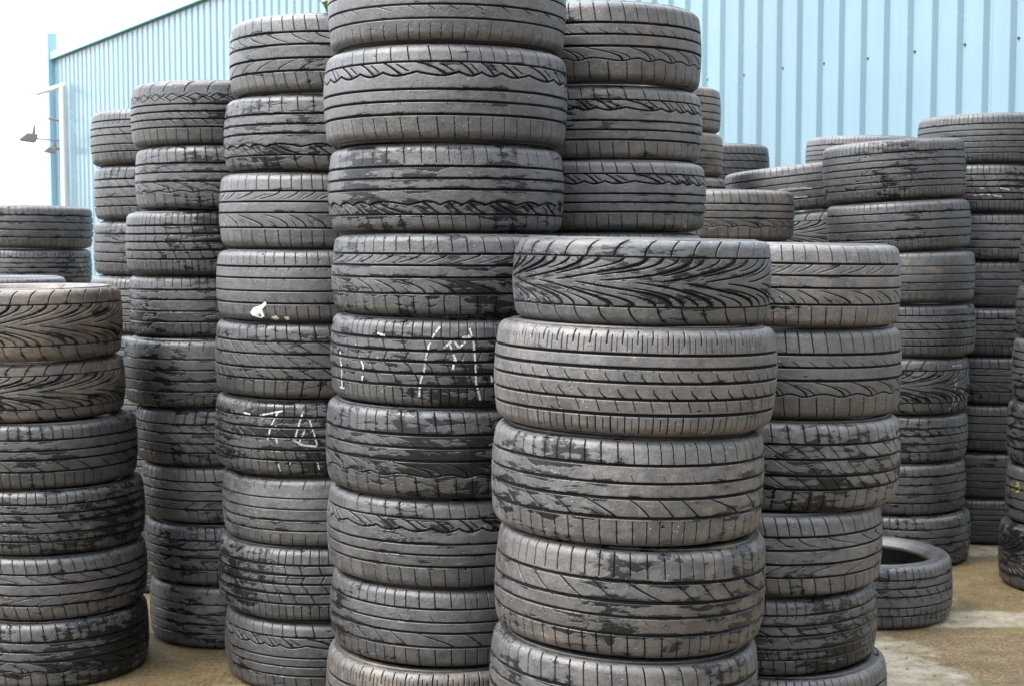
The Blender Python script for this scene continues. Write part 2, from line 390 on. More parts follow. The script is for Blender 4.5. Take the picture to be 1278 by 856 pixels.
def yard():
    m, nt, b = new_mat('muddy_wet_concrete'); k = NB(nt)
    tc = k.n('ShaderNodeTexCoord'); co = tc.outputs['Object']
    sx = k.n('ShaderNodeSeparateXYZ'); nt.links.new(co, sx.inputs[0])
    n1 = k.noise(co, 1.3, 6, .6, .4); n2 = k.noise(co, 9, 6, .65); n3 = k.noise(co, 80, 4, .7); n4 = k.noise(co, 260, 2, .7)
    mud = k.mix(k.rng(n2, .3, .7, 0, 1), (.10, .070, .031), (.215, .155, .075))
    mud = k.mix(k.step(n1, .5, .68), mud, (.118, .092, .038))
    mud = k.mix(k.rng(n3, .38, .62, 0, .8), mud, (.028, .019, .009))
    con = k.mix(k.rng(n2, .3, .7, 0, 1), (.19, .162, .115), (.275, .245, .19))
    con = k.mix(k.rng(n3, .5, .8, 0, .5), con, (.13, .112, .08))
    dis = k.math('SUBTRACT', k.noise(co, 3.4, 6, .62), .5)
    def blot(cx, cy, rx, ry, rot):
        ca, sa = math.cos(rot), math.sin(rot)
        dx = k.math('SUBTRACT', sx.outputs[0], cx); dy = k.math('SUBTRACT', sx.outputs[1], cy)
        a = k.math('DIVIDE', k.math('ADD', k.math('MULTIPLY', dx, ca), k.math('MULTIPLY', dy, sa)), rx)
        c = k.math('DIVIDE', k.math('SUBTRACT', k.math('MULTIPLY', dy, ca), k.math('MULTIPLY', dx, sa)), ry)
        d = k.math('SQRT', k.math('ADD', k.math('MULTIPLY', a, a), k.math('MULTIPLY', c, c)))
        d = k.math('ADD', d, k.math('MULTIPLY', dis, 2.6))
        return k.math('SUBTRACT', 1, k.step(d, .72, 1.12))
    bare = blot(1.72, 5.20, .42, .13, -.12)
    for q in ((1.22, 4.55, .2, .75, .18), (1.62, 5.55, .10, .28, .3), (2.1, 6.35, .35, .12, .1), (-.95, 4.35, .16, .05, .2), (2.9, 4.6, .6, .25, .4), (-1.0, 2.4, .9, .4, .2), (1.2, 1.5, .8, .5, 0)):
        bare = k.math('MAXIMUM', bare, blot(*q))
    bare = k.math('MAXIMUM', bare, k.math('MULTIPLY', k.step(n1, .60, .68), .8))
    bare = k.math('MULTIPLY', bare, k.rng(k.noise(co, 17, 5, .7), .36, .56, .35, 1), clamp=True)
    c = k.mix(bare, mud, con)
    moss = k.math('MULTIPLY', k.step(k.noise(co, 2.1, 5, .65), .53, .66), .55)
    c = k.mix(moss, c, (.10, .092, .033))
    grit = k.n('ShaderNodeTexVoronoi', feature='F1'); grit.inputs['Scale'].default_value = 38; nt.links.new(co, grit.inputs['Vector'])
    gon = k.math('MULTIPLY', k.math('LESS_THAN', grit.outputs['Distance'], .17), k.math('GREATER_THAN', n2, .56))
    c = k.mix(k.math('MULTIPLY', gon, .55), c, (.045, .034, .022))
    gon2 = k.math('MULTIPLY', k.math('GREATER_THAN', n4, .70), .6)
    c = k.mix(gon2, c, (.34, .30, .23))
    nt.links.new(c, b.inputs['Base Color'])
    b.inputs['Specular IOR Level'].default_value = .3
    wet = k.math('MULTIPLY', k.step(n1, .42, .6), k.math('SUBTRACT', 1, bare))
    nt.links.new(k.math('SUBTRACT', .85, k.math('MULTIPLY', wet, .4)), b.inputs['Roughness'])
    h = k.math('ADD', k.math('MULTIPLY', n3, .6), k.math('MULTIPLY', n2, 1.5))
    nt.links.new(k.bump(h, .9, .009), b.inputs['Normal'])
    return m

M_RUB = rubber()
M_CH = {'w': chalk('white_chalk', (.54, .53, .49)), 'y': chalk('yellow_crayon', (.36, .35, .05)), 'r': chalk('red_crayon', (.55, .05, .13))}
M_CLAD = cladding(); M_YARD = yard()
M_FLASH = simple('blue_flashing', (.16, .36, .38), .45, .08, 3)
M_FLASH_FLARE = simple('flare_pale_flashing', (.40, .54, .57), .4, .05, 3)  # pale tint paints the flare glow along the roof edge
M_POST = simple('blue_post_paint', (.28, .47, .60), .5, .08, 3)
M_WHITE = simple('white_paint', (.72, .72, .68), .5, .08, 8)
M_BOLT = simple('dark_fixing', (.035, .035, .04), .5, .3, 60)
M_GREYM = simple('grey_metal', (.14, .13, .115), .6, .3, 20)
M_GLASS = simple('lamp_glass', (.06, .06, .06), .3, .1, 8)
M_GREEN = simple('green_plastic', (.16, .21, .06), .5, .35, 40)
M_PAPER = simple('white_label_paper', (.74, .73, .7), .8, .1, 60)
M_ROOF = simple('roof_sheet', (.4, .42, .42), .6, .1, 2)

# ---------------------------------------------------------------- helpers for objects
def obj(name, me, mat, parent=None, loc=None):
    o = bpy.data.objects.new(name, me)
    if mat is not None and not me.materials: me.materials.append(mat)
    COL.objects.link(o)
    if parent is not None: o.parent = parent
    if loc is not None: o.location = loc
    return o

def empty(name, loc, label, cat, group=None):
    o = bpy.data.objects.new(name, None); COL.objects.link(o)
    o.location = loc; o.empty_display_size = .1
    o['label'] = label; o['category'] = cat
    if group: o['group'] = group
    return o

def mesh_np(name, verts, quads, smooth=True):
    me = bpy.data.meshes.new(name)
    nv, nf = len(verts), len(quads)
    me.vertices.add(nv); me.vertices.foreach_set('co', np.ascontiguousarray(verts, np.float32).ravel())
    me.loops.add(nf * 4); me.loops.foreach_set('vertex_index', np.ascontiguousarray(quads, np.int32).ravel())
    me.polygons.add(nf)
    me.polygons.foreach_set('loop_start', np.arange(0, nf * 4, 4, dtype=np.int32))
    me.polygons.foreach_set('loop_total', np.full(nf, 4, np.int32))
    me.polygons.foreach_set('use_smooth', np.full(nf, smooth, bool))
    me.update(); me.validate()
    return me

def grid_quads(nu, ns):
    i = np.arange(nu)[:, None]; j = np.arange(ns - 1)[None, :]
    a = i * ns + j; b = ((i + 1) % nu) * ns + j
    return np.stack([a, b, b + 1, a + 1], -1).reshape(-1, 4)

def bm_box(bm, c, d, rot=None):
    r = bmesh.ops.create_cube(bm, size=1)
    for v in r['verts']:
        p = Vector((v.co.x * d[0], v.co.y * d[1], v.co.z * d[2]))
        if rot: p.rotate(rot)
        v.co = p + Vector(c)
    return r['verts']

def bm_done(bm, name, bevel=0, smooth=False):
    if bevel: bmesh.ops.bevel(bm, geom=list(bm.edges), offset=bevel, segments=2, affect='EDGES', profile=.5)
    me = bpy.data.meshes.new(name); bm.to_mesh(me); bm.free()
    if smooth:
        for p in me.polygons: p.use_smooth = True
    return me

def bm_tube(bm, a, b, r, n=14, r2=None):
    a, b = Vector(a), Vector(b); d = (b - a)
    q = d.to_track_quat('Z', 'Y')
    res = bmesh.ops.create_cone(bm, cap_ends=True, segments=n, radius1=r, radius2=r if r2 is None else r2, depth=d.length)
    for v in res['verts']: v.co = q @ v.co + (a + b) / 2

# ---------------------------------------------------------------- the tyre: cross section
R0, W0 = .32, .214            # nominal outer radius and squashed width; every tyre is scaled to its own size
A_FLAT, RC, RS = .0825, .52, .0235
PHA = A_FLAT / RC; PHE = 1.33
S_MAX = A_FLAT + RS * (PHE - PHA)
def section(s):
    """arc length across the tread -> radius, height, normal (radial, axial)"""
    a = np.abs(s); sg = np.sign(s)
    ph = np.where(a < A_FLAT, a / RC, PHA + (a - A_FLAT) / RS)
    r_fl = R0 - RC * (1 - np.cos(np.minimum(ph, PHA))); z_fl = RC * np.sin(np.minimum(ph, PHA))
    pe = np.maximum(ph, PHA)
    r = np.where(a < A_FLAT, r_fl, R0 - RC * (1 - math.cos(PHA)) - RS * (math.cos(PHA) - np.cos(pe)))
    z = np.where(a < A_FLAT, z_fl, RC * math.sin(PHA) + RS * (np.sin(pe) - math.sin(PHA)))
    return r, sg * z, np.cos(ph), sg * np.sin(ph)

NU, NS = 1800, 180
CIRC = 2 * PI * R0
TH = np.arange(NU) / NU * 2 * PI
U1 = TH / (2 * PI)                       # 0..1 round the tyre
S1 = np.linspace(-S_MAX, S_MAX, NS)
UU, SS = np.meshgrid(U1, S1, indexing='ij')

def sstep(x, a, b):
    t = np.clip((x - a) / (b - a), 0, 1); return t * t * (3 - 2 * t)

def fnoise(sig_u, sig_s):
    """periodic smooth noise, unit deviation; feature sizes in metres"""
    w = rng.standard_normal((NU, NS * 2))
    fu = np.fft.fftfreq(NU, CIRC / NU)[:, None]; fs = np.fft.fftfreq(NS * 2, 2 * S_MAX / NS)[None, :]
    k = np.exp(-2 * (PI * fu * sig_u) ** 2 - 2 * (PI * fs * sig_s) ** 2)
    o = np.real(np.fft.ifft2(np.fft.fft2(w) * k))[:, :NS]
    return o / o.std()

class Tread:
    def __init__(self, pitch_var=.22):
        self.d = np.zeros((NU, NS)); self.ribs = []
        self.pv = pitch_var; self.ph = rng.uniform(0, 6.28, 2)
    def warp(self, N):
        v = self.pv * (np.sin(2 * PI * 5 * UU + self.ph[0]) + .6 * np.sin(2 * PI * 8 * UU + self.ph[1]))
        return UU * N + v
    def circ(self, s0, w=.0065, dep=.0055, wave=None):
        c = s0
        if wave:
            amp, N, kind = wave
            p = self.warp(N)
            c = s0 + (-amp * (np.abs(np.sin(PI * p)) - .6) if kind == 'scallop' else amp * np.sin(2 * PI * p))
        e = w * .45
        self.d = np.maximum(self.d, 1.25 * dep * (1 - sstep(np.abs(SS - c), e * .78, e * 1.15)))
        self.ribs.append(s0)
    def sipe(self, N, sa, sb, w=.0024, dep=.0034, curve=lambda x: 0 * x, taper=(1, 1), off=0., keep=None):
        lo, hi = min(sa, sb), max(sa, sb)
        x = np.clip((SS - sa) / (sb - sa), -.2, 1.2)
        xc = np.clip(x, 0, 1)
        P = CIRC / N
        c = curve(xc) + off
        dx = .01
        slope = (curve(np.clip(xc + dx, 0, 1)) - curve(np.clip(xc - dx, 0, 1))) / (2 * dx) * P / abs(sb - sa)
        p = self.warp(N) - c
        t = p - np.round(p)
        dist = np.abs(t) * P / np.sqrt(1 + slope ** 2)
        ww = w * .84 * (taper[0] + (taper[1] - taper[0]) * xc) / 2
        win = sstep(SS, lo - .0012, lo + .0012) * (1 - sstep(SS, hi - .0012, hi + .0012))
        if keep is not None:
            win = win * ((np.round(p).astype(int) % keep[0]) == keep[1])
        self.d = np.maximum(self.d, dep * win * (1 - sstep(dist, ww * .7, ww * 1.25 + 1e-5)))
    def mesh(self, name, wear=.35):
        wearmap = 1 - wear * sstep(fnoise(.05, .02), .2, 1.6)
        d = self.d * wearmap
        chips = sstep(fnoise(.0045, .0018), 2.9, 3.5) * .0018
        d = np.maximum(d, chips)
        face = .00016 * fnoise(.012, .008) + .0007 * fnoise(.09, .03)
        g = np.clip(d / .003, 0, 1)
        self.depth = d
        r, z, nr, nz = section(SS)
        dd = d + face
        r = r - nr * dd; z = z - nz * dd
        th = UU * 2 * PI
        v = np.stack([r * np.cos(th), r * np.sin(th), z], -1).reshape(-1, 3)
        me = mesh_np(name, v, grid_quads(NU, NS))
        me.attributes.new('groove', 'FLOAT', 'POINT').data.foreach_set('value', g.astype(np.float32).ravel())
        kk = np.exp(-2 * (PI * np.fft.fftfreq(NU, CIRC / NU)[:, None] * .006) ** 2 - 2 * (PI * np.fft.fftfreq(NS * 2, 2 * S_MAX / NS)[None, :] * .0055) ** 2)
        near = np.real(np.fft.ifft2(np.fft.fft2(np.concatenate([g, g[:, ::-1]], 1)) * kk))[:, :NS]
        me.attributes.new('near', 'FLOAT', 'POINT').data.foreach_set('value', np.clip(near * 2.2, 0, 1).astype(np.float32).ravel())
        edges = sorted(self.ribs); idx = np.searchsorted(np.array(edges), S1) if edges else np.zeros(NS, int)
        val = rng.uniform(-1, 1, len(edges) + 1)[idx]
        me.attributes.new('rib', 'FLOAT', 'POINT').data.foreach_set('value', np.broadcast_to(val, (NU, NS)).astype(np.float32).ravel())
        me.materials.append(M_RUB)
        return me

E = S_MAX - .004
bow = lambda a: (lambda x: a * (1 - (1 - x) ** 2))        # leaves the start flat, ends steep
arc = lambda a: (lambda x: a * x * x)
lin = lambda a: (lambda x: a * x)

def p_vee():
    t = Tread(.08); N = 16; S = .058
    for sg in (1, -1):
        o = 0 if sg > 0 else .5
        t.sipe(N, sg * .002, sg * S, .0098, .0062, bow(1.62), (.38, 1.0), o)
        t.sipe(N, sg * .015, sg * S, .0078, .0052, bow(1.0), (.35, 1.0), o + .93)
        t.sipe(N, sg * .028, sg * S, .0060, .0046, bow(.55), (.35, 1.0), o + .75 + .99)
        t.circ(sg * (S + .0015), .0034, .004)
        t.sipe(2 * N, sg * (S + .002), sg * E, .0042, .0044, arc(.45), (1, .9), o + .3)
    return t
def p_wave():
    t = Tread()
    t.sipe(46, .066, E, .0026, .0034, lin(-.18), (1.1, .8))
    t.circ(.063, .0045, .0050)
    t.circ(.036, .0046, .0050, (.0085, 26, 'scallop'))
    t.sipe(26, .0605, .034, .0056, .0044, lambda x: .62 * x ** .75, (.55, 1.15), .02)
    t.sipe(26, .058, .042, .0034, .0036, lambda x: .34 * x, (.8, 1), .48)
    t.circ(.004, .0055, .0055); t.circ(-.022, .0055, .0055); t.circ(-.05, .0055, .0055)
    t.sipe(60, -.0235, -.032, .0018, .002, lin(.1), keep=(3, 0))
    t.sipe(52, -.056, -E, .0026, .0032, lin(.12), (.8, 1))
    return t
def p_allseason():
    t = Tread(.12)
    t.sipe(56, .073, E, .0030, .0036, lin(.05)); t.sipe(56, .058, .092, .0022, .0026, lin(0), off=.33); t.sipe(56, .058, .085, .0019, .0024, lin(0), off=.66)
    for s in (.054, .028, .0, -.032, -.062): t.circ(s, .0062, .0056)
    t.sipe(48, .0, .018, .0030, .003, bow(-.35), (.8, .9), .2); t.sipe(48, .028, .020, .0018, .002, lin(.1), off=.5)
    t.sipe(48, -.032, -.012, .0032, .0032, bow(-.45), (1.2, .7))
    t.sipe(48, -.034, -.056, .0026, .003, lin(.2), (1, .8), .4)
    t.sipe(60, -.066, -E, .0030, .0034); t.sipe(60, -.070, -.095, .0020, .0026, off=.5)
    return t
def p_slash():
    t = Tread()
    t.sipe(60, .058, E, .0028, .0036, lin(-.12))
    for s in (.055, .021, -.008, -.046): t.circ(s, .0055, .0055)
    t.sipe(26, -.010, -.044, .0034, .0036, lambda x: .72 * x ** .8, (.55, 1.15))
    t.sipe(78, .024, .036, .0016, .0018, lin(-.3), keep=(3, 1))
    t.sipe(60, -.052, -E, .0028, .0034, lin(.08))
    return t
def p_hook():
    t = Tread()
    t.sipe(54, .058, E, .0028, .0034, lin(-.15), (.8, 1.1))
    for s in (.054, .024, -.006, -.048): t.circ(s, .0052, .0052)
    t.sipe(28, .0535, .031, .0032, .0034, lambda x: -.75 * x ** 1.6, (1.2, .45)); t.sipe(28, .046, .030, .002, .0026, lambda x: -.5 * x, (.6, .8), .45)
    t.sipe(26, -.047, -.012, .0046, .0038, lambda x: -.95 * x ** 1.9, (1.15, .35)); t.sipe(26, -.046, -.028, .0024, .003, lambda x: -.3 * x ** 1.5, (1, .5), .45)
    t.sipe(50, -.054, -E, .0030, .0036, lin(.05), (.8, 1.1))
    return t
def p_rib():
    t = Tread()
    for s in (.056, .022, -.016, -.052): t.circ(s, .0058, .0056)
    t.sipe(64, .062, E, .0024, .003, lin(-.1), (.8, 1)); t.sipe(64, -.058, -E, .0024, .003, lin(.1), (.8, 1))
    t.sipe(56, .0545, .044, .0018, .0022, lin(-.25)); t.sipe(56, -.0505, -.040, .0018, .0022, lin(-.25)); t.sipe(70, .0205, .012, .0016, .0018, lin(.2), keep=(2, 0))
    return t
def p_rib_fine():
    t = Tread(.1)
    for s in (.06, .034, .010, -.014, -.04, -.062): t.circ(s, .0046, .0050)
    t.sipe(92, .064, E, .0022, .0028); t.sipe(92, -.066, -E, .0022, .0028)
    t.sipe(80, .058, .046, .0016, .002, lin(.2)); t.sipe(80, -.016, -.030, .0016, .002, lin(.2)); t.sipe(80, -.042, -.055, .0016, .002, lin(-.2))
    return t
def p_block():
    t = Tread(.14)
    for s in (.058, .030, .004, -.024, -.053): t.circ(s, .0062, .0056)
    t.sipe(84, .061, E, .0023, .003, lin(0)); t.sipe(84, -.058, -E, .0024, .0032, lin(0))
    t.sipe(42, .056, .033, .0026, .003, lin(.15)); t.sipe(42, .028, .007, .0024, .0028, lin(-.2), off=.3)
    t.sipe(42, .002, -.021, .0024, .003, bow(.35), off=.1); t.sipe(42, -.026, -.050, .0030, .0034, lin(.22), (1, .8), .6)
    return t
def p_slant():
    t = Tread()
    for s in (.054, .020, -.018, -.050): t.circ(s, .0054, .0054)
    t.sipe(56, .058, E, .0028, .0036, lin(-.2)); t.sipe(50, -.054, -E, .003, .0036, lin(-.2))
    t.sipe(40, .053, .023, .0024, .003, lin(.8), (1, .7)); t.sipe(40, .018, -.015, .0020, .0026, lin(.9), (.8, .8), .4); t.sipe(40, -.020, -.048, .0028, .0032, lin(.7), (.7, 1.1), .2)
    return t
def p_diamond():
    t = Tread(.08)
    for s in (.026, .002, -.022, -.048): t.circ(s, .0056, .0054)
    N = 26
    for a, b in ((.35, 0), (-.35, 0)):
        t.sipe(N, .036, .060, .0028, .0032, lambda x, a=a: a * (1 - 2 * x), (1, 1))
    t.sipe(N, .036, .060, .0026, .003, lambda x: .3 * np.abs(2 * x - 1), (1, 1), .35)
    t.sipe(N, .064, E, .0032, .0036, arc(.4), (1, 1), .2); t.sipe(N, .030, .060, .003, .0034, arc(-.9), (1, .5), .6)
    t.sipe(60, -.001, -.012, .0022, .0026, lin(.5)); t.sipe(52, -.024, -.040, .0030, .003, lin(.6), (1, .5)); t.sipe(48, -.052, -E, .0028, .003)
    return t

def p_swoosh():
    t = Tread()
    for s in (.052, .018, -.018, -.052): t.circ(s, .0056, .0054)
    t.sipe(52, .056, E, .0028, .0034, lin(-.3)); t.sipe(52, -.056, -E, .0026, .0034, lin(.3))
    t.sipe(24, .0515, .022, .0030, .0034, lambda x: .9 * x ** 1.8, (1.2, .35)); t.sipe(24, -.0515, -.022, .0030, .0034, lambda x: .9 * x ** 1.8, (1.2, .35), .4)
    return t
def p_bald():
    t = Tread()
    t.circ(.045, .0045, .0030); t.circ(.012, .0045, .0028); t.circ(-.022, .0050, .0032); t.circ(-.054, .0045, .0028)
    t.sipe(38, .070, E, .0022, .0026, lin(.1), (.6, 1.2)); t.sipe(62, -.066, -E, .0024, .0026, lin(-.1), (.5, 1.2)); t.sipe(30, -.024, -.036, .003, .0022, lin(.4), (1, .3))
    return t
def p_ladder():
    t = Tread(.16)
    for s in (.061, .033, .006, -.030, -.058): t.circ(s, .0050, .0052)
    t.sipe(68, .064, E, .0024, .0032, lin(-.1)); t.sipe(68, .058, .045, .0020, .0026, lin(-.3)); t.sipe(34, .031, .008, .0030, .0032, arc(.5), (1.1, .7)); t.sipe(34, .004, -.016, .0022, .0026, lin(.3), off=.4)
    t.sipe(34, -.028, -.033, .0022, .0026); t.sipe(68, -.033, -.056, .0022, .0028, lin(.25)); t.sipe(60, -.061, -E, .0026, .0034, lin(.15))
    return t
def p_curl():
    t = Tread(.16)
    t.sipe(54, .050, E, .0030, .0036, lin(-.22), (.9, 1.1))
    for s in (.046, .016, -.014): t.circ(s, .0060, .0056)
    t.circ(-.048, .0034, .0044, (.0035, 22, 'wave'))
    t.sipe(22, -.017, -.050, .0046, .0040, bow(.8), (.35, 1.2)); t.sipe(22, -.026, -.047, .0030, .0034, bow(.5), (.4, 1), .5); t.sipe(44, .018, .030, .0022, .0026, lin(-.5), (1, .4)); t.sipe(44, -.054, -E, .0030, .0036, lin(.1))
    return t

PAT = {}
for nm, fn in (('vee', p_vee), ('wave', p_wave), ('allseason', p_allseason), ('slash', p_slash), ('hook', p_hook), ('rib', p_rib),
               ('fine', p_rib_fine), ('block', p_block), ('slant', p_slant), ('diamond', p_diamond),
               ('swoosh', p_swoosh), ('bald', p_bald), ('ladder', p_ladder), ('curl', p_curl)):
    t = fn(); PAT[nm] = (t.mesh('tread_' + nm), t)

def ring_mesh(name, pts, nu=220):
    """surface of revolution of (r, z) points, ruled smooth"""
    pts = np.array(pts); n = len(pts)
    th = np.arange(nu) / nu * 2 * PI
    v = np.stack([pts[None, :, 0] * np.cos(th)[:, None], pts[None, :, 0] * np.sin(th)[:, None], np.broadcast_to(pts[None, :, 1], (nu, n))], -1).reshape(-1, 3)
    me = mesh_np(name, v, grid_quads(nu, n)); me.materials.append(M_RUB)
    return me

def catmull(P, m=8):
    P = [np.array(p, float) for p in P]; P = [2 * P[0] - P[1]] + P + [2 * P[-1] - P[-2]]; out = []
    for i in range(1, len(P) - 2):
        for k in range(m):
            t = k / m; a, b, c, d = P[i - 1:i + 3]
            out.append(.5 * ((2 * b) + (c - a) * t + (2 * a - 5 * b + 4 * c - d) * t ** 2 + (3 * b - a - 3 * c + d) * t ** 3))
    out.append(P[-2]); return out

rE, zE, _, _ = section(np.array([S_MAX - .0002])); rE, zE = float(rE[0]), float(zE[0])
side = catmull([(rE - .0005, zE - .0003), (rE - .010, zE + .0022), (.2835, .1052), (.275, .1062), (.264, .1055), (.253, .1015), (.243, .0945), (.236, .0855)], 10)
side_pts = []
for i, q in enumerate(side):
    x = q.copy()
    for rr in (.286, .280, .259, .249):                      # moulded rings
        if abs(x[0] - rr) < .0022: x[1] -= .0012 * (1 - abs(x[0] - rr) / .0022)
    side_pts.append(tuple(x))
SIDE = ring_mesh('sidewall', [tuple(p) for p in side_pts])
BEAD = ring_mesh('bead', catmull([(.236, .0855), (.2318, .0805), (.230, .074), (.2318, .0685), (.237, .0665), (.2415, .068)], 5))
LINER = ring_mesh('inner_liner', catmull([(.241, .0682), (.248, .078), (.262, .088), (.280, .0925), (.295, .082), (.304, .05), (.306, 0), (.304, -.05), (.295, -.082), (.280, -.0925), (.262, -.088), (.248, -.078), (.241, -.0682)], 5))

GROUP = 'used car tyres piled up in the yard'
def link(me, name, parent, col):
    o = bpy.data.objects.new(name, me); COL.objects.link(o); o.parent = parent; o.color = col
    return o
def make_tyre(x, y, z, r, h, tilt, lean, pat, flip, spin, col, label):
    t = empty('tyre', (x, y, z), label, 'tyre', GROUP)
    t.rotation_euler = (lean, tilt, 0)
    t.scale = (r / R0, r / R0, h / W0)
    tr = link(PAT[pat][0], 'tread', t, col); tr.rotation_euler = (PI if flip else 0, 0, spin)
    a = rng.uniform(0, 6.28)
    for up in (0, 1):
        s = link(SIDE, 'sidewall', t, (col[0], col[1], col[2] * .6, 1)); s.rotation_euler = (PI * (1 - up), 0, a)
        b = link(BEAD, 'bead', t, (col[0], col[1], col[2] * .45, 1)); b.rotation_euler = (PI * (1 - up), 0, a)
    link(LINER, 'inner_liner', t, (col[0], col[1] * .5, col[2] * .4, 1)).rotation_euler = (0, 0, a)  # dark liner rubber, bead and liner toned down further as painted hole shade
    t['spin'] = spin
    return t

# sampled surface of one tyre in its own frame, for marks that lie on the rubber
Z_S = section(S1)[1]
def surf(pat, flip, spin, th, zz):
    zl = -zz if flip else zz
    tl = (spin - th) if flip else (th - spin)
    if flip: tl = -th + spin
    s = float(np.interp(zl, Z_S, S1))
    dep = PAT[pat][1].depth
    fu = (tl / (2 * PI)) % 1 * NU; i0 = int(fu) % NU; f = fu - int(fu)
    j = min(NS - 1, max(0, int(round((s + S_MAX) / (2 * S_MAX) * (NS - 1)))))
    d = float(dep[i0, j] * (1 - f) + dep[(i0 + 1) % NU, j] * f)
    r, z, nr, nz = section(np.array([s]))
    return float(r[0]), d

def mark_mesh(pts, width, pat, flip, spin, r_scale, keep=.98):
    """a chalk stroke: short strips that follow the rubber and miss the grooves"""
    P = [(a, b * W0) for a, b in pts]
    path = []
    for (a0, b0), (a1, b1) in zip(P, P[1:]):
        L = math.hypot((a1 - a0) * R0, b1 - b0); n = max(2, int(L / .0015))
        path += [(a0 + (a1 - a0) * i / n, b0 + (b1 - b0) * i / n) for i in range(n)]
    path.append(P[-1])
    bm = bmesh.new(); prev = None; w = width / r_scale / 2
    for i, (a, b) in enumerate(path):
        a2, b2 = path[min(i + 1, len(path) - 1)]; a1, b1 = path[max(0, i - 1)]
        tx, tz = (a2 - a1) * R0, b2 - b1; L = math.hypot(tx, tz) or 1
        nx, nz = -tz / L, tx / L
        jw = w * random.uniform(.55, 1.25); jo = random.uniform(-.0007, .0007)
        row = []; deep = 0
        for k in (-1, 0, 1):
            aa = a + (nx * (k * jw + jo)) / R0; bb = max(-.104, min(.104, b + nz * (k * jw + jo)))
            r, d = surf(pat, flip, spin, aa, bb); deep = max(deep, d)
            rr = r - d * .9 + .0009
            row.append(bm.verts.new((rr * math.cos(aa), rr * math.sin(aa), bb)))
        if deep > .0026 or random.random() > keep: prev = None
        else:
            if prev:
                for q in (0, 1): bm.faces.new((prev[q], prev[q + 1], row[q + 1], row[q]))
            prev = row
    bmesh.ops.delete(bm, geom=[v for v in bm.verts if not v.link_faces], context='VERTS')
    bmesh.ops.recalc_face_normals(bm, faces=bm.faces)
    return bm_done(bm, 'chalk_mark', smooth=True)

# ---------------------------------------------------------------- which tyre has which tread
PATTERNS = {   # '-' = turned upside down
 'A': 'vee allseason slash slash- curl rib rib', 'B': 'bald wave wave- hook block curl wave slash allseason rib',
 'C': 'swoosh wave- hook rib slant ladder bald block wave', 'D': 'diamond curl block rib bald slant- swoosh hook bald',
 'E': 'ladder slant- rib fine', 'F': 'vee vee slash ladder swoosh curl', 'G': 'rib fine', 'H': 'fine', 'I': 'curl wave wave hook',
 'J': 'hook curl slant swoosh ladder block', 'K': 'rib bald rib', 'L': 'slant', 'M': 'rib vee', 'N': 'curl', 'O': 'fine',
 'P': 'fine rib bald ladder vee slant- rib slash', 'Q': 'fine block rib bald- ladder hook rib bald fine', 'R': 'rib bald fine slant rib vee', 'S': 'ladder'}
TONES = {      # wet, brown, tone; low tone paints shade into rear and right stacks
 'A': (.42, .38, 1.26), 'B': (.54, .18, 1.02), 'C': (.50, .18, .94), 'D': (.60, .12, .80), 'E': (.36, .1, .86), 'F': (.74, .2, .82), 'G': (.42, .15, .98),
 'H': (.3, .1, 1.0), 'I': (.34, .36, 1.3), 'J': (.38, .32, 1.22), 'K': (.15, .75, 1.3), 'L': (.2, .3, 1.05), 'M': (.25, .3, 1.05), 'N': (.32, .58, 1.25), 'O': (.25, .35, 1.05),
 'P': (.46, .16, .80), 'Q': (.40, .1, .70), 'R': (.5, .1, .62), 'S': (.56, .25, .78)}
SPECIAL = {('A', 0): (.36, .05, .98), ('A', 1): (.16, .46, 1.35), ('A', 3): (.5, .5, 1.08), ('F', 0): (.40, .86, 1.1), ('F', 1): (.40, .76, 1.1), ('B', 3): (.72, .1, 1.05), ('B', 2): (.54, .1, 1.08), ('B', 4): (.62, .1, .95),
           ('B', 1): (.28, .28, 1.2), ('B', 0): (.2, .15, 1.2), ('C', 0): (.22, .3, 1.25), ('C', 2): (.18, .3, 1.25), ('C', 3): (.2, .2, 1.1), ('B', 8): (.3, .6, 1.05)}
SPIN = {('A', 0): -PI / 2 + .05}
WHERE = {
 'A': 'the nearest stack right of centre', 'B': 'the tallest stack in the centre', 'C': 'the stack directly left of the tallest one', 'D': 'the second stack left of the tallest',
 'E': 'third stack left of the tallest', 'F': 'the low stack at the left edge', 'G': 'the far stack behind the low left one', 'H': 'the half-hidden stack behind the low left one',
 'I': 'the stack directly right of the tallest one', 'J': 'the stack right of the nearest one', 'K': 'the brown far stack before the blue wall',
 'L': 'the far pile next to the brown stack', 'M': 'the pile under the tilted tyre', 'N': 'the short pile behind the nearest stack', 'O': 'the pale pile against the blue wall',
 'P': 'the stack behind the loose tyre', 'Q': 'the rearmost stack at the right', 'R': 'the stack cut off by the right edge'}
LOOK = {'vee': 'chevron tread', 'wave': 'scalloped tread', 'allseason': 'finely slotted tread', 'slash': 'slashed rib tread', 'hook': 'hooked groove tread', 'rib': 'plain ribbed tread',
        'fine': 'fine ribbed tread', 'block': 'blocky tread', 'slant': 'slanted sipe tread', 'diamond': 'diamond patterned tread', 'swoosh': 'thin curved sipe tread', 'bald': 'worn smooth tread', 'ladder': 'close rung sipe tread', 'curl': 'curled groove tread'}
ORD = ['topmost', 'second from top', 'third from top', 'fourth from top', 'fifth from top', 'sixth from top', 'seventh from top', 'eighth from top', 'ninth from top', 'tenth from top', 'eleventh from top']
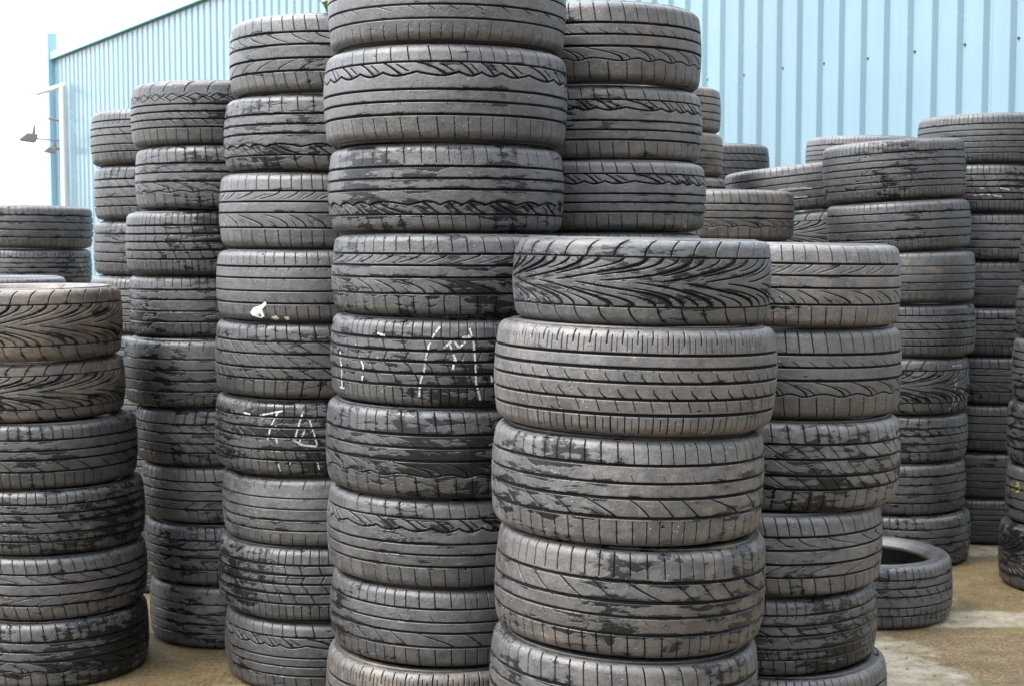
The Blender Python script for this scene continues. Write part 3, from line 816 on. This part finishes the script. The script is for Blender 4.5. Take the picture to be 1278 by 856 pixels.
OWN = {('A', 0): 'black chevron tread tyre on top of the nearest stack right of centre', ('A', 1): 'dusty brown-grey finely slotted tyre, second from top of the nearest stack',
       ('B', 4): 'tyre scrawled with white chalk strokes, fifth from top of the tallest stack', ('B', 3): 'rain-streaked tyre with a yellow crayon line, fourth from top of the tallest stack',
       ('C', 3): 'tyre with a torn white sticker, fourth from top, left of the tallest stack', ('C', 5): 'white chalk marked tyre, sixth from top, directly left of the tallest stack',
       ('D', 0): 'diamond patterned tyre topping the second stack left of the tallest', ('F', 0): 'muddy brown chevron tyre topping the low stack at the left edge',
       ('F', 1): 'muddy chevron tyre second from top of the low stack at left edge', ('G', 1): 'tyre with short yellow line, second in the far stack behind the low left one',
       ('H', 0): 'pale tyre edge just peeking over the low stack at the left edge', ('L', 0): 'grey tyre before the blue wall, just right of the thin brown stack',
       ('M', 0): 'big tilted tyre with white streaks, before the blue wall', ('M', 1): 'dark tyre squeezed under the big tilted white-streaked tyre', ('N', 0): 'muddy brown tyre topping the short pile behind the nearest stack',
       ('O', 0): 'pale tyre rim peeking out behind the stack top near the blue wall', ('P', 4): 'chevron tyre with white chalk scrawl, fifth in the stack behind the loose tyre',
       ('Q', 1): 'tyre with chalky white smears, second in the rearmost stack at the right', ('R', 4): 'dark tyre with yellow crayon digits in the stack at right edge',
       ('R', 3): 'dark tyre with a red crayon dash in the stack at right edge', ('S', 0): 'loose tyre lying alone on the muddy concrete, its open hole showing'}

TY = {}
for key, rows in STACKS.items():
    pats = PATTERNS[key].split(); n = len(rows)
    for i, (x, y, z, r, h, tilt, lean) in enumerate(rows):
        p = pats[i] if i < len(pats) else random.choice(['rib', 'slant', 'rib-', 'hook', 'fine'])
        flip = p.endswith('-'); p = p.rstrip('-')
        w, b, t = SPECIAL.get((key, i), TONES[key])
        if (key, i) not in SPECIAL:
            w += random.uniform(-.20, .14); b += random.uniform(-.12, .2); t *= random.choice((.78, .88, .96, 1.04, 1.12, 1.22)) * random.uniform(.94, 1.06)
        low = 1 - min(1, max(0, z / 1.2))                       # the lower tyres stay wetter
        w += .10 * low
        spin = SPIN.get((key, i), random.uniform(0, 2 * PI))
        lab = OWN.get((key, i)) or '%s tyre, %s in %s' % (LOOK[p].replace(' tread', ''), 'lowest' if i == n - 1 else ORD[i], WHERE[key])
        o = make_tyre(x, y, z, r, h, tilt, lean, p, flip, spin, (max(0, w), max(0, b), t, 1), lab)
        TY[key, i] = (o, p, flip, spin, r / R0)

for key, i, col, w, pts in MARKS:
    o, p, flip, spin, k = TY[key, i]
    me = mark_mesh(pts, w, p, flip, spin, k)
    if len(me.polygons) == 0: continue
    m = obj('chalk_mark', me, M_CH[col], o)
# torn white sticker on the fourth tyre left of the tall stack
o, p, flip, spin, k = TY['C', 3]
bm = bmesh.new()
for poly in SCRAP:
    ca = sum(q[0] for q in poly) / len(poly); cb = sum(q[1] for q in poly) / len(poly)
    def pt(a, b, up):
        r, d = surf(p, flip, spin, a, b * W0); rr = r + up
        return bm.verts.new((rr * math.cos(a), rr * math.sin(a), b * W0))
    ring = [pt(a, b, .0012 + random.uniform(0, .002)) for a, b in poly]; base = [pt(a, b, -.001) for a, b in poly]
    c = pt(ca, cb, .003)
    for q in range(len(ring)):
        e = (q + 1) % len(ring)
        bm.faces.new((ring[q], ring[e], c)); bm.faces.new((base[q], base[e], ring[e], ring[q]))
bmesh.ops.recalc_face_normals(bm, faces=bm.faces)
st = obj('torn_sticker', bm_done(bm, 'torn_sticker'), M_PAPER, o); st['label'] = 'torn white sticker remnants'

# ---------------------------------------------------------------- ground
bm = bmesh.new()
bmesh.ops.create_grid(bm, x_segments=40, y_segments=40, size=250)
for v in bm.verts: v.co.z = 0
g = obj('ground', bm_done(bm, 'ground'), M_YARD); g['kind'] = 'structure'; g['label'] = 'muddy wet concrete yard'

# loose grit and rubber crumbs on the concrete: nobody could count them
bm = bmesh.new()
rnd = random.Random(4)
for i in range(3600):
    if i % 3: gx, gy = rnd.uniform(.9, 3.0), rnd.uniform(3.9, 7.2)
    else: gx, gy = rnd.uniform(-1.9, 3.0), rnd.uniform(2.6, 7.2)
    s = .0014 + .0048 * rnd.random() ** 3.5
    vs = [bm.verts.new((gx + s * rnd.uniform(.6, 1.3) * a, gy + s * rnd.uniform(.6, 1.3) * c, s * rnd.uniform(.5, 1.0) * h)) for a, c, h in ((1, 0, .3), (0, 1, .3), (-1, 0, .3), (0, -1, .3), (.1, .1, 1.3), (0, 0, -.3))]
    for q in range(4):
        e = (q + 1) % 4
        bm.faces.new((vs[q], vs[e], vs[4])); bm.faces.new((vs[e], vs[q], vs[5]))
gr_o = obj('grit', bm_done(bm, 'grit'), simple('grit', (.10, .082, .058), .85, .75, 22)); gr_o['kind'] = 'stuff'; gr_o['label'] = 'loose grit and crumbs scattered on the concrete'

# ---------------------------------------------------------------- the blue clad warehouse
CA = Vector((-9.49, 30.26, 0)); DIR = Vector((13.41, -18.99, 0)).normalized(); NRM = Vector((DIR.y, -DIR.x, 0))   # NRM looks at the yard
LEN = 27.0; PITCH = .25; TOP0, TOPK = 5.16, .023
def wp(s, out, z): return CA + DIR * s + NRM * out + Vector((0, 0, z))
shed = empty('warehouse', CA, 'long warehouse clad in pale blue ribbed steel sheets behind the tyres', 'warehouse')
def shed_part(name, bm, mat, **kw):
    for v in bm.verts: v.co -= CA
    bmesh.ops.recalc_face_normals(bm, faces=bm.faces)
    return obj(name, bm_done(bm, name, **kw), mat, shed)
bm = bmesh.new(); prof = []
s = 0
while s < LEN:
    prof += [(s, 0), (s + .158, 0), (s + .194, -.035), (s + .238, -.035)]
    s += PITCH
prof.append((s, 0)); ENDS = s
lo = [bm.verts.new(wp(a, b, .02)) for a, b in prof]; hi = [bm.verts.new(wp(a, b, TOP0 + TOPK * a)) for a, b in prof]
for i in range(len(prof) - 1): bm.faces.new((lo[i], lo[i + 1], hi[i + 1], hi[i]))
shed_part('wall_sheeting', bm, M_CLAD)
bm = bmesh.new()       # body of the building behind the sheets
back = -12
def quad(bm, *p): bm.faces.new([bm.verts.new(q) for q in p])
quad(bm, wp(0, -.06, 0), wp(0, back, 0), wp(0, back, TOP0), wp(0, -.06, TOP0))
quad(bm, wp(ENDS, -.06, 0), wp(ENDS, back, 0), wp(ENDS, back, TOP0 + TOPK * ENDS), wp(ENDS, -.06, TOP0 + TOPK * ENDS))
quad(bm, wp(0, back, 0), wp(ENDS, back, 0), wp(ENDS, back, TOP0 + TOPK * ENDS), wp(0, back, TOP0))
quad(bm, wp(0, -.06, 0), wp(ENDS, -.06, 0), wp(ENDS, -.06, TOP0 + TOPK * ENDS - .02), wp(0, -.06, TOP0 - .02))
shed_part('wall', bm, M_CLAD)
bm = bmesh.new()
quad(bm, wp(-.05, .06, TOP0 + .10), wp(ENDS, .06, TOP0 + TOPK * ENDS + .10), wp(ENDS, back, TOP0 + TOPK * ENDS + .5), wp(-.05, back, TOP0 + .5))
shed_part('roof', bm, M_ROOF)
bm = bmesh.new()       # flashing along the top edge, stands off the ribs; its pale colour paints flare
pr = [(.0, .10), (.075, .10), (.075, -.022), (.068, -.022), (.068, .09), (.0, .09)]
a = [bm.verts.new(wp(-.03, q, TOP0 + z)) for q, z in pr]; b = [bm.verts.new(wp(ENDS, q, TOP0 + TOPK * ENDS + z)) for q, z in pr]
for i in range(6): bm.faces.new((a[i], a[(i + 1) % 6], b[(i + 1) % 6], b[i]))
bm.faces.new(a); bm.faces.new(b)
shed_part('roof_flashing', bm, M_FLASH_FLARE)
bm = bmesh.new(); pr = [(.004, -.024), (.085, -.024), (.085, -.052), (.004, -.052)]
a = [bm.verts.new(wp(-.03, q, TOP0 + z)) for q, z in pr]; b = [bm.verts.new(wp(ENDS, q, TOP0 + TOPK * ENDS + z)) for q, z in pr]
for i in range(4): bm.faces.new((a[i], a[(i + 1) % 4], b[(i + 1) % 4], b[i]))
bm.faces.new(a); bm.faces.new(b)
shed_part('drip_edge', bm, M_FLASH)
bm = bmesh.new()
q = DIR.to_track_quat('X', 'Z').to_euler()
bm_box(bm, wp(-.13, .02, 2.83), (.17, .2, 5.66), q)
shed_part('corner_post', bm, M_POST, bevel=.01)
bm = bmesh.new(); bmesh.ops.create_uvsphere(bm, u_segments=10, v_segments=6, radius=.012)
BOLT = bm_done(bm, 'fixing_bolt', smooth=True); BOLT.materials.append(M_BOLT)
i = 0
while i * PITCH * 2 + .2 < ENDS:
    sv = i * PITCH * 2 + .214
    bo = bpy.data.objects.new('fixing_bolt', BOLT); COL.objects.link(bo); bo.parent = shed
    bo.location = wp(sv, -.030, 2.885 + .0028 * sv + random.uniform(-.012, .012)) - CA
    i += 1

# ---------------------------------------------------------------- white pole with lamps at the far corner of the wall
PB = Vector((-9.13, 29.55, 0))
pole = empty('lamp_pole', PB, 'slim white pole with a side arm before the far corner of the blue wall', 'pole')
bm = bmesh.new(); bm_tube(bm, (0, 0, 0), (0, 0, 4.5), .062, 16); obj('post', bm_done(bm, 'post', smooth=False), M_WHITE, pole)
AD = Vector((-.5, -.1, -.17)); 
bm = bmesh.new(); bm_tube(bm, (.05, .01, 4.515), (-.5, -.1, 4.33), .048, 14); obj('arm', bm_done(bm, 'arm'), M_WHITE, pole)
bm = bmesh.new(); bm_tube(bm, (-.28, -.02, 3.84), (-.05, 0, 3.80), .022, 8); obj('bracket', bm_done(bm, 'bracket'), M_GREYM, pole)
bm = bmesh.new(); bm_tube(bm, (-.30, -.02, 3.22), (-.05, 0, 3.24), .03, 8); obj('bracket', bm_done(bm, 'bracket'), M_GREYM, pole)
bm = bmesh.new(); bm_tube(bm, (-.66, -.05, 3.44), (-.06, 0, 3.40), .016, 8); obj('lamp_arm', bm_done(bm, 'lamp_arm'), M_GREYM, pole)
def lamp(loc, s, label):
    L = empty('floodlight', loc, label, 'floodlight')
    bm = bmesh.new(); vs = bm_box(bm, (0, 0, 0), (.34 * s, .26 * s, .17 * s))
    for v in vs:
        if v.co.z > 0: v.co.x *= .62; v.co.y *= .6
    for v in bm.verts: v.co.x += v.co.z * .6
    obj('housing', bm_done(bm, 'housing', bevel=.01 * s), M_GREYM, L)
    bm = bmesh.new(); bm_box(bm, (-.04 * s, 0, -.093 * s), (.26 * s, .2 * s, .012 * s)); obj('lens', bm_done(bm, 'lens'), M_GLASS, L)
    bm = bmesh.new(); bm_tube(bm, (.08 * s, 0, .03 * s), (.07 * s, 0, .27 * s), .04 * s, 8, .015 * s); obj('bracket', bm_done(bm, 'bracket'), M_GREYM, L)
    return L
l1 = lamp((-9.80, 29.5, 3.46), 1.0, 'small grey floodlight hanging left of the white pole against the sky'); l1.rotation_euler = (.1, .12, .5)
l2 = lamp((-9.36, 29.5, 3.21), .7, 'smaller grey floodlight fixed close to the white pole'); l2.rotation_euler = (.1, .1, .4)

# ---------------------------------------------------------------- scrap of green plastic on top of the stack left of the tall one
bm = bmesh.new(); N = 9
pts = {}
for i in range(N):
    for j in range(N):
        u, v = i / (N - 1) - .5, j / (N - 1) - .5
        zz = .03 + .05 * (u * 1.4 + .5) * (1 - .8 * v) + .012 * math.sin(7 * u + 3 * v)
        pts[i, j] = bm.verts.new((u * .085 * (1 - .3 * v), v * .12, zz + (.02 if i in (0,) else 0)))
for i in range(N - 1):
    for j in range(N - 1): bm.faces.new((pts[i, j], pts[i + 1, j], pts[i + 1, j + 1], pts[i, j + 1]))
bmesh.ops.solidify(bm, geom=list(bm.faces), thickness=.004)
sx_, sy_ = STACKS['C'][0][0], STACKS['C'][0][1]
sz_ = STACKS['C'][0][2] + STACKS['C'][0][4] / 2
sc_e = empty('plastic_scrap', (sx_ + .03, sy_ - .27, sz_ - .012), 'scrap of green and white plastic lying on the stack left of the tallest', 'scrap')
obj('green_flap', bm_done(bm, 'green_flap', smooth=True), M_GREEN, sc_e)
bm = bmesh.new(); bm_box(bm, (.012, .03, .02), (.07, .09, .035)); 
for v in bm.verts:
    if v.co.z > .02: v.co.x += .01; v.co.y *= .8
obj('white_base', bm_done(bm, 'white_base', bevel=.008), M_WHITE, sc_e)

# ---------------------------------------------------------------- light: bright overcast
SUN_EL, SUN_AZ = 54, -64       # sun stands behind the viewer to the left, behind thin cloud
w = bpy.data.worlds.new('World'); sc.world = w; w.use_nodes = True
nt = w.node_tree; nt.nodes.clear(); k = NB(nt)
out = nt.nodes.new('ShaderNodeOutputWorld'); bg = nt.nodes.new('ShaderNodeBackground'); nt.links.new(bg.outputs[0], out.inputs[0])
sky = k.n('ShaderNodeTexSky', sky_type='NISHITA', sun_disc=False); sky.sun_elevation = math.radians(SUN_EL); sky.sun_rotation = math.radians(180 - SUN_AZ)
sky.air_density = 1; sky.dust_density = 3; sky.ozone_density = 1
tc = k.n('ShaderNodeTexCoord'); cl = k.noise(tc.outputs['Generated'], 2.2, 6, .55)
cloud = k.mix(k.rng(cl, .3, .7, 0, 1), (10.2, 11.1, 12.6), (13.2, 13.8, 14.6))
sxyz = k.n('ShaderNodeSeparateXYZ'); nt.links.new(tc.outputs['Generated'], sxyz.inputs[0])
cie = k.rng(sxyz.outputs[2], 0, 1, .25, 1.12)            # overcast sky: several times brighter overhead than at the horizon
# sky brightest towards the left, dimmed behind the viewer in place of unseen blockers
dotl = k.n('ShaderNodeVectorMath', operation='DOT_PRODUCT'); nt.links.new(tc.outputs['Generated'], dotl.inputs[0]); dotl.inputs[1].default_value = (-.87, .35, .35)
cloud = k.vmath('SCALE', cloud, k.math('MULTIPLY', cie, k.rng(dotl.outputs['Value'], -.6, .9, .42, 1.75)))
nt.links.new(k.mix(.82, sky.outputs[0], cloud), bg.inputs['Color']); bg.inputs['Strength'].default_value = .10
sl = bpy.data.lights.new('sun', 'SUN'); sl.energy = 1.1; sl.angle = math.radians(18); sl.color = (1, .95, .87)
so = bpy.data.objects.new('sun', sl); COL.objects.link(so); so.rotation_euler = (math.radians(90 - SUN_EL), 0, math.radians(SUN_AZ)); so.location = (3, -6, 8)

# ---------------------------------------------------------------- camera
cam = bpy.data.cameras.new('camera'); co = bpy.data.objects.new('camera', cam); COL.objects.link(co)
cam.sensor_width = 23.6; cam.lens = 23.6 * 1800 / 1278; cam.clip_end = 1000; cam.clip_start = .05
co.location = (0, 0, 1.38); co.rotation_euler = (PI / 2 - math.atan(128 / 1800), 0, 0)
cam.dof.use_dof = True; cam.dof.focus_distance = 3.5; cam.dof.aperture_fstop = 7.5
sc.camera = co
sc.view_settings.view_transform = 'Standard'; sc.view_settings.look = 'None'; sc.view_settings.exposure = 1.95; sc.view_settings.gamma = 1
sc.render.engine = 'CYCLES'
sc.cycles.max_bounces = 5; sc.cycles.diffuse_bounces = 3; sc.cycles.glossy_bounces = 2
sc.cycles.use_denoising = True; sc.cycles.denoising_prefilter = 'ACCURATE'; sc.cycles.use_adaptive_sampling = True; sc.cycles.adaptive_threshold = .015
